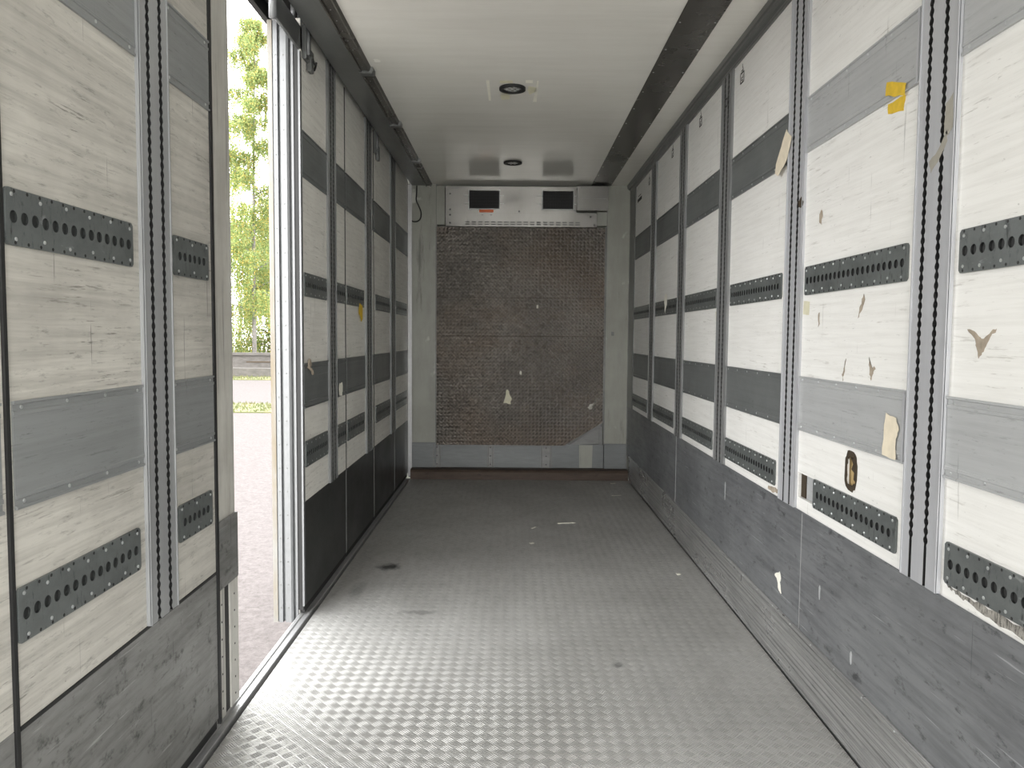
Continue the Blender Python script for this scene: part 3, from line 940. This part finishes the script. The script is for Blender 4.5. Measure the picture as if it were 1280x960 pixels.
# bits on the far left doors
patch('yellow_tape', [(5.55, 1.72), (5.44, 1.73), (5.42, 1.66), (5.47, 1.64), (5.50, 1.60), (5.56, 1.62)], M['yellow'], 'torn yellow tape on a far left door under its holed plate', 'tape', -1, .0075, .001, .006, 'yellow tape pieces', 2)
patch('torn_label', [(4.80, 1.20), (4.88, 1.20), (4.89, 1.14), (4.86, 1.11), (4.80, 1.12), (4.78, 1.16)], M['paper'], 'torn white label at foot of the lower strip, far left door', 'label', -1, .0082, .001, .008, None, 2)
o = MB()
o.disc((XL + .008, 4.09, 1.345), .03, (1, 0, 0), .008, 14)
o.tube([(XL + .012, 4.06, 1.33), (XL + .02, 4.10, 1.31), (XL + .016, 4.13, 1.29)], .007, 6)
tag(o.build('rusty_catch', M['scar'], None, (XL, 4.09, 1.34)), 'small rusty catch at the edge of the door beyond the opening', 'catch')

# left back corner angle
struct(MB().prism([(-1.098, 8.02), (-1.085, 8.02), (-1.085, 8.0), (-1.055, 8.0), (-1.055, 7.992), (-1.098, 7.992)], .02, ZC - .015, 2).build('trim_10', M['alu_dull']))

# ================================================================== BULKHEAD things
# tread plate shield
yf = 7.995
pl_ = [(-.803, .352), (.556, .352), (.965, .603), (.965, 2.638), (-.803, 2.638)]
bp_ = empty('bulkhead_shield', (0, yf, .35), 'large dirty tread plate covering the bulkhead, lower right corner cut off', 'shield')
MB().prism([(a, b) for a, b in pl_], yf, yf + .012, 1).build('tread_sheet', M['backplate'], bp_, (0, yf, .35))
mb = MB()
mb.box(-.803, .965, yf - .0012, yf, 1.505, 1.509)
mb.box(-.803, .965, yf - .0012, yf, 1.905, 1.908)
mb.build('seam', M['burnt'], bp_, (0, yf, .35))
mb = MB()
mb.box(-.806, -.798, yf - .006, yf + .01, .352, 2.638, .001)
mb.box(.960, .968, yf - .006, yf + .01, .603, 2.638, .001)
mb.box(-.803, .556, yf - .005, yf + .01, .347, .354, .001)
mb.prism([(.556, .347), (.968, .598), (.968, .606), (.556, .355)], yf - .005, yf + .01, 1)
mb.build('edge_trim', M['shade_alu'], bp_, (0, yf, .35))
studs(bp_, 'rivet', M['dark'], [(xx, yf, .40 + k * .168) for k in range(14) for xx in (-.785, .948) if k or xx < 0], .006, (0, -1, 0), .003)


def bpatch(pts, mat, lb, nm='paint_splash', jag=.008):
    poly = []
    for i, (x, z) in enumerate(pts):
        x2, z2 = pts[(i + 1) % len(pts)]
        poly.append((x, z))
        for k in (1, 2):
            poly.append((x + (x2 - x) * k / 3 + random.uniform(-jag, jag), z + (z2 - z) * k / 3 + random.uniform(-jag, jag)))
    tag(MB().prism(poly, yf - .002, yf - .0005, 1).build(nm, mat, None, (pts[0][0], yf, pts[0][1])), lb, 'splash', 'paint splashes on the bulkhead shield')


bpatch([(-.09, .80), (-.01, .79), (-.005, .86), (-.03, .93), (-.06, .94)], M['tape'], 'largest pale splash low in the middle of the bulkhead shield')
bpatch([(.80, .76), (.84, .74), (.87, .79), (.90, .85), (.85, .80)], M['paper'], 'pale scratched splash near the cut corner of the shield', jag=.014)
bpatch([(.25, 1.80), (.27, 1.80), (.27, 1.835), (.25, 1.83)], M['paper'], 'small white fleck at upper middle of the shield', jag=.003)
bpatch([(.08, 1.11), (.10, 1.10), (.10, 1.14), (.08, 1.14)], M['paper'], 'small white fleck at lower middle of the shield', jag=.003)

# lower bulkhead panels with upright brackets
mb = MB()
mb.box(-.80, .98, 8.055, YB, .105, .36)
mb.build('lower_panel', M['band_dark'])
lp = bpy.data.objects['lower_panel']
tag(lp, 'grey lower bulkhead panel between shield and rusty beam', 'panel')
for (a, b, lb) in ((-.835, -.755, 'leftmost of the upright brackets under the bulkhead shield'), (-.262, -.188, 'second upright bracket from the left under the shield'), (.312, .428, 'widest upright bracket under the shield, right of middle')):
    e = empty('upright_bracket', ((a + b) / 2, 8.04, .105), lb, 'bracket', 'upright brackets under the bulkhead shield')
    MB().prism([(a, 8.055), (a, 8.030), (a + .012, 8.030), (a + .016, 8.045), (b - .016, 8.045), (b - .012, 8.030), (b, 8.030), (b, 8.055)], .106, .352, 2).build('channel', M['shade_alu'], e, (a, 8.04, .1))
    studs(e, 'bolt', M['dark'], [((a + b) / 2, 8.045, zz) for zz in (.14, .23, .32)], .007, (0, -1, 0), .004)
o = MB().prism([(.725, .108), (.86, .108), (.865, .352), (.72, .352)], 8.050, 8.054, 1).build('patch_plate', M['bulk'])
tag(o, 'scraped pale patch plate low on the bulkhead, right side', 'plate')
o = MB()
o.prism([(.62, .358), (.96, .37), (.96, .585)], 8.045, 8.055, 1)
o.box(.93, .962, 8.03, 8.055, .36, .60, .003)
tag(o.build('corner_gusset', M['shade_alu']), 'triangular grey gusset visible behind the cut shield corner', 'gusset')

# cooler unit
yu = 7.955
cu = empty('cooling_unit', (.08, yu, 2.64), 'grey white cooling unit above the bulkhead shield, two black grilles', 'cooler')


def PU(u, v, d):
    return (u, yu + d, v)


sl = []
for k in range(18):
    a = -.498 + k * (1.209 / 18)
    for z0 in (2.655, 2.678):
        sl.append((round(a, 5), round(a + .046, 5), z0, z0 + .012))
mb = MB()
mb.sheet(-.70, .868, 2.640, 2.776, sl, PU, .006)
mb.cur = 1
mb.q(PU(-.69, 2.642, .03), PU(.86, 2.642, .03), PU(.86, 2.776, .03), PU(-.69, 2.776, .03))
mb.build('slotted_panel', [M['unit'], M['dark']], cu, (0, yu, 2.64))
gr = [(-.455, -.148, 2.822, 3.005), (.304, .618, 2.822, 3.005)]
mb = MB()
mb.sheet(-.70, .650, 2.780, 3.045, gr, PU, .06)
mb.box(-.70, .868, yu - .006, yu + .004, 2.776, 2.781)
for xx in (-.702, .866):
    mb.box(xx, xx + .004, yu, 8.09, 2.64, 3.045 if xx < 0 else 2.78)
mb.box(-.70, .650, yu + .004, 8.09, 3.040, 3.045)
mb.build('housing', M['unit'], cu, (0, yu, 2.64))
for (a, b, c, d) in gr:
    mb = MB()
    mb.box(a, b, yu + .055, yu + .06, c, d)
    mb.build('grille_box', M['dark'], cu, (a, yu, c))
    mb = MB()
    for k in range(13):
        xx = a + (b - a) * (k + .5) / 13
        mb.box(xx - .0018, xx + .0018, yu + .004, yu + .010, c, d)
    for k in range(6):
        zz = c + (d - c) * (k + .5) / 6
        mb.box(a, b, yu + .003, yu + .007, zz - .0018, zz + .0018)
    mb.build('grille', M['cavity'], cu, (a, yu, c))
    mb = MB()
    mb.box(a - .012, a, yu - .008, yu, c - .012, d + .01, .002)
    mb.box(b, b + .012, yu - .008, yu, c - .012, d + .01, .002)
    mb.box(a, b, yu - .008, yu, c - .012, c, .002)
    for sx_ in (a - .05, b + .012):
        for zz in (c + .05, d - .05):
            mb.box(sx_, sx_ + .038, yu - .006, yu, zz - .004, zz + .004)
    mb.build('grille_frame', M['soffit'], cu, (a, yu, c))
for xx, zz in ((-.655, 2.97), (-.655, 2.81), (-.655, 2.755), (-.655, 2.675), (.06, 2.795), (.80, 2.745), (.84, 2.66)):
    studs(cu, 'bolt', M['dark'], [(xx, yu, zz)], .010, (0, -1, 0), .005)
mb = MB()
mb.box(-.352, -.206, yu - .0022, yu - .0005, 2.776, 2.812)
mb.build('warning_label', M['orange'], cu, (-.35, yu, 2.77))
for xx in (-.33, -.24):
    MB().box(xx, xx + .02, yu - .002, yu - .0005, 2.752, 2.760).build('latch', M['dark'], cu, (xx, yu, 2.75))
# control box
cbx = MB().box(.655, .980, 7.926, 8.09, 2.805, 3.052, .006).build('control_box', M['unit'], cu, (.8, 7.93, 2.8))
mb = MB()
mb.box(.662, .668, 7.921, 7.926, 2.815, 3.045)
mb.box(.70, .96, 7.9235, 7.926, 2.925, 2.928)
mb.build('box_seam', M['soffit'], cbx, (.8, 7.93, 2.8))
studs(cbx, 'screw', M['dark'], [(xx, 7.926, zz) for xx in (.70, .965) for zz in (2.82, 3.04)], .005, (0, -1, 0), .003)
# jambs beside the unit
o = MB().box(-.80, -.712, 8.0, 8.09, 2.66, 3.05, .004).build('side_jamb', M['bulk'])
tag(o, 'pale upright filler strip left of the cooling unit', 'filler', 'filler strips beside the cooling unit')
o = MB().box(.872, .975, 8.0, 8.09, 2.66, 2.80, .004).build('side_jamb', M['bulk'])
tag(o, 'short pale filler strip below the control box', 'filler', 'filler strips beside the cooling unit')
# black cable loop
mb = MB()
P_ = [(-1.005, 3.06), (-1.008, 2.98), (-1.010, 2.91), (-.985, 2.85), (-.962, 2.79), (-.965, 2.73), (-.99, 2.698), (-1.03, 2.690), (-1.06, 2.70), (-1.075, 2.74), (-1.078, 2.85), (-1.076, 3.05)]
sm = []
for i in range(len(P_) - 1):
    p0, p1, p2, p3 = [P_[max(0, min(len(P_) - 1, i + k))] for k in (-1, 0, 1, 2)]
    for s_ in range(5):
        u = s_ / 5
        sm.append(tuple(.5 * ((2 * p1[k]) + (-p0[k] + p2[k]) * u + (2 * p0[k] - 5 * p1[k] + 4 * p2[k] - p3[k]) * u * u + (-p0[k] + 3 * p1[k] - 3 * p2[k] + p3[k]) * u ** 3) for k in (0, 1)))
sm.append(P_[-1])
mb.tube([(x, 8.010, z) for x, z in sm], .007, 8)
tag(mb.build('cable', M['dark'], None, (-1.0, 8.01, 3.06), True), 'black cable hanging in a loop in the upper left back corner', 'cable')
o = MB()
o.box(1.04, 1.07, 8.022, 8.03, 1.52, 1.56, .003)
o.disc((1.055, 8.022, 1.54), .008, (0, -1, 0), .004, 8)
tag(o.build('keeper_plate', M['soffit']), 'tiny dark keeper on the right corner pilaster', 'keeper')

# ================================================================== ceiling lamps
for (x, y, lb, tp) in ((-.012, 4.94, 'round ceiling lamp ringed with torn tape residue', True), (-.008, 7.0, 'round ceiling lamp farther back, without tape', False)):
    e = empty('ceiling_lamp', (x, y, ZC), lb, 'lamp', 'round ceiling lamps')
    MB().ring((x, y), .058, .084, ZC - .014, ZC, 40).build('lamp_ring', M['dark'], e, (x, y, ZC), True)
    mb = MB()
    mb.disc((x, y, ZC), .060, (0, 0, -1), .008, 32, .85)
    mb.build('lens', M['lens'], e, (x, y, ZC))
    studs(e, 'bulb', M['rivet'], [(x, y, ZC - .008)] + [(x + .034 * math.cos(k * PI / 3), y + .034 * math.sin(k * PI / 3), ZC - .008) for k in range(6)], .010, (0, 0, -1), .004)
tp = [([(-.09, 5.03), (-.03, 5.04), (-.03, 5.12), (-.085, 5.13)], 'tape', 'pale yellow tape scrap at the far left rim of the taped lamp', -.016),
      ([(-.09, 4.80), (-.01, 4.80), (-.01, 4.845), (-.09, 4.85)], 'tape', 'pale yellow tape strip on the near side of the taped lamp', -.001),
      ([(.09, 4.90), (.14, 4.93), (.14, 5.00), (.10, 5.07), (.085, 4.98)], 'tape', 'yellowed tape scrap right of the taped lamp', -.001),
      ([(.07, 4.79), (.115, 4.79), (.115, 4.84), (.07, 4.84)], 'paper', 'small white tape square at the near right of the taped lamp', -.001),
      ([(-.175, 4.80), (-.155, 4.80), (-.155, 5.20), (-.17, 5.20)], 'paper', 'thin white tape line left of the taped lamp', -.001),
      ([(.14, 4.80), (.15, 4.80), (.15, 5.22), (.125, 5.22)], 'paper', 'thin white tape line right of the taped lamp', -.001)]
for pts, m_, lb, dz in tp:
    tag(MB().prism([(a, b) for a, b in pts], ZC + dz - .001, ZC + dz, 2).build('tape_scrap', M[m_], None, (pts[0][0], pts[0][1], ZC + dz)), lb, 'tape', 'tape scraps round the ceiling lamp')

# ================================================================== scraps on the floor
for (x, y, w_, l_, a, lb) in ((.448, 6.06, .075, .016, .1, 'white paper strip lying on the floor toward the back'),
                              (.155, 5.45, .018, .020, .5, 'tiny white paper crumb in mid floor'),
                              (.18, 5.9, .03, .010, .9, 'thin pale sliver on floor left of the white paper strip'),
                              (1.0, 7.15, .05, .012, .2, 'pale sliver on floor near the right wall at the back'),
                              (1.05, 7.75, .03, .02, .2, 'pale scrap in the far right floor corner'),
                              (1.07, 4.75, .014, .02, .2, 'tiny pale crumb beside the right kick rail')):
    ca, sa = math.cos(a), math.sin(a)
    out = [(-w_, -l_), (w_ * .2, -l_ * .7), (w_, -l_ * .3), (w_ * .8, l_), (-w_ * .1, l_ * .6), (-w_ * .9, l_ * .8)]
    poly = [(x + u * ca - v * sa, y + u * sa + v * ca) for u, v in out]
    tag(MB().prism(poly, .001, .003, 2).build('paper_scrap', M['paper'], None, (x, y, .001)), lb, 'paper', 'paper scraps on the floor')

# ================================================================== OUTSIDE
GZ = -1.1
t = NT('bounce_apron_concrete')
M['bounce_apron'] = t.out(t.mix(t.step(t.noise((2, 2, 2), 6, .7), .35, .7), (.55, .54, .51), (.42, .41, .38)), .9)
struct(MB().box(-12, 12, -30, 1.0, GZ, GZ + .01).build('ground_bounce_apron', M['bounce_apron']))  # unseen pale yard, added to bounce daylight up to the ceiling
struct(MB().box(-90, 60, -40, 130, GZ - .2, GZ).build('ground', M['asphalt']))
mb = MB()
mb.box(-60, 5, 46.5, 47.2, GZ, GZ + .55, .05)
o = mb.build('stone_kerb', M['concrete'])
tag(o, 'low pale kerb in front of the stone wall outside', 'kerb')
wl = empty('boundary_wall', (-17, 50, GZ), 'long pale concrete wall under the birch outside the opening', 'wall')
MB().box(-60, 5, 50, 50.5, GZ, GZ + 1.25, .05).build('wall_body', M['concrete'], wl, (-17, 50, GZ))
MB().box(-60, 5, 49.9, 50.6, GZ + 1.25, GZ + 1.42, .04).build('coping', M['concrete'], wl, (-17, 50, GZ))
mb = MB()
for k in range(9):
    mb.box(-40 + k * 4.5, -37.6 + k * 4.5, 49.975, 50.0, GZ + .78, GZ + .86)
mb.build('slot', M['burnt'], wl, (-17, 50, GZ))


def grass(name, x0, x1, y0, y1, n, h, lb):
    mb = MB()
    mb.prism([(x0, y0), (x1, y0), (x1, y1), (x0, y1)], GZ, GZ + .04, 2)
    rr = random.Random(9)
    for _ in range(n):
        x, y = rr.uniform(x0, x1), rr.uniform(y0, y1)
        a = rr.uniform(0, PI)
        hh = h * rr.uniform(.5, 1.2)
        dx, dy = .03 * math.cos(a), .03 * math.sin(a)
        mb.q((x - dx, y - dy, GZ + .03), (x + dx, y + dy, GZ + .03), (x + rr.uniform(-.05, .05), y, GZ + hh))
    tag(mb.build(name, M['grass']), lb, 'grass', kind='stuff')


grass('grass_verge', -45, 0, 43.5, 46.4, 4000, .18, 'dry yellowish grass verge before the boundary wall')
grass('grass_island', -30, -2, 25.2, 28.4, 5000, .14, 'green grass island between two strips of paving outside')


def birch(x, y, h, rad, z0f, n, name, lb, lean=0.0, dens=1.0, top=1.0):
    """weeping birch: white trunk, arching boughs, hanging strands of small leaves"""
    rr = random.Random(int(x * 13 + y * 7 + h * 5))
    e = empty(name, (x, y, GZ), lb, 'tree', 'birch trees outside')
    mb = MB()
    tp_ = [(x + lean * (k / 8) ** 2, y, GZ + h * .96 * k / 8) for k in range(9)]
    mb.tube(tp_, [.15 * (1 - k / 8.6) + .01 for k in range(9)], 8)
    mb.build('trunk', M['bark'], e, (x, y, GZ), True)
    bb = MB()
    lv, lf = [], []
    nb = 46
    for i in range(nb):
        f = z0f + (1 - z0f) * (i + rr.random()) / nb
        zc = GZ + h * f
        cx = x + lean * f * f
        a = rr.uniform(0, 2 * PI)
        rl_ = rad * (math.sin(min(1, (1 - f) * 1.25 + .12) * PI * .5)) * rr.uniform(.55, 1.05)
        pts = []
        for k in range(6):
            u = k / 5
            pts.append((cx + math.cos(a) * rl_ * u, y + math.sin(a) * rl_ * u, zc + rl_ * (.75 * u - .75 * u * u)))
        bb.tube(pts, [.05 * (1 - u / 6.5) * (1.2 - f) for u in range(6)], 5)
        ns = int(n * dens / nb)
        for s_ in range(ns):
            u = rr.uniform(.03, 1)
            px = cx + math.cos(a) * rl_ * u + rr.gauss(0, .28)
            py = y + math.sin(a) * rl_ * u + rr.gauss(0, .28)
            pz = zc + rl_ * (.75 * u - .75 * u * u) + rr.uniform(-.1, .25)
            L_ = rr.uniform(.8, 3.2) * (.45 + .75 * (1 - f)) * (.4 + .6 * u)
            m_ = int(L_ / .13) + 2
            dx, dy = rr.gauss(0, .10), rr.gauss(0, .10)
            for q_ in range(m_):
                v = q_ / m_
                lx = px + dx * v + rr.gauss(0, .05)
                ly = py + dy * v + rr.gauss(0, .05)
                lz = pz - L_ * v
                if lz < GZ + .7:
                    break
                s2 = rr.uniform(.045, .085)
                an = rr.uniform(0, PI)
                tx, ty, tz = math.cos(an) * s2, math.sin(an) * s2, rr.uniform(-.4, .4) * s2
                ox, oy, oz = rr.uniform(-.5, .5) * s2, rr.uniform(-.5, .5) * s2, -s2 * 1.5
                b = len(lv)
                lv += [(lx - x, ly - y, lz - GZ), (lx + tx + ox * .5 - x, ly + ty + oy * .5 - y, lz + tz + oz * .5 - GZ),
                       (lx + ox - x, ly + oy - y, lz + oz - GZ), (lx - tx + ox * .5 - x, ly - ty + oy * .5 - y, lz - tz + oz * .5 - GZ)]
                lf.append((b, b + 1, b + 2, b + 3))
    bb.build('branch', M['bark'], e, (x, y, GZ), True)
    me = bpy.data.meshes.new('foliage')
    me.from_pydata(lv, [], lf)
    me.materials.append(M['leaf'])
    fo = bpy.data.objects.new('foliage', me)
    C.objects.link(fo)
    fo.parent = e


birch(-18.3, 54, 24.5, 4.8, .16, 7000, 'birch_tree', 'tall slender weeping birch rising highest in the side opening', .3)
birch(-20.0, 64, 13.8, 4.9, .06, 6500, 'birch_tree', 'lower dense birch behind the foot of the tall one', 0)
birch(-28.5, 56, 15.0, 5.0, .12, 2400, 'birch_tree', 'bushy birch farthest left beyond the wall, mostly behind the near door', 0)
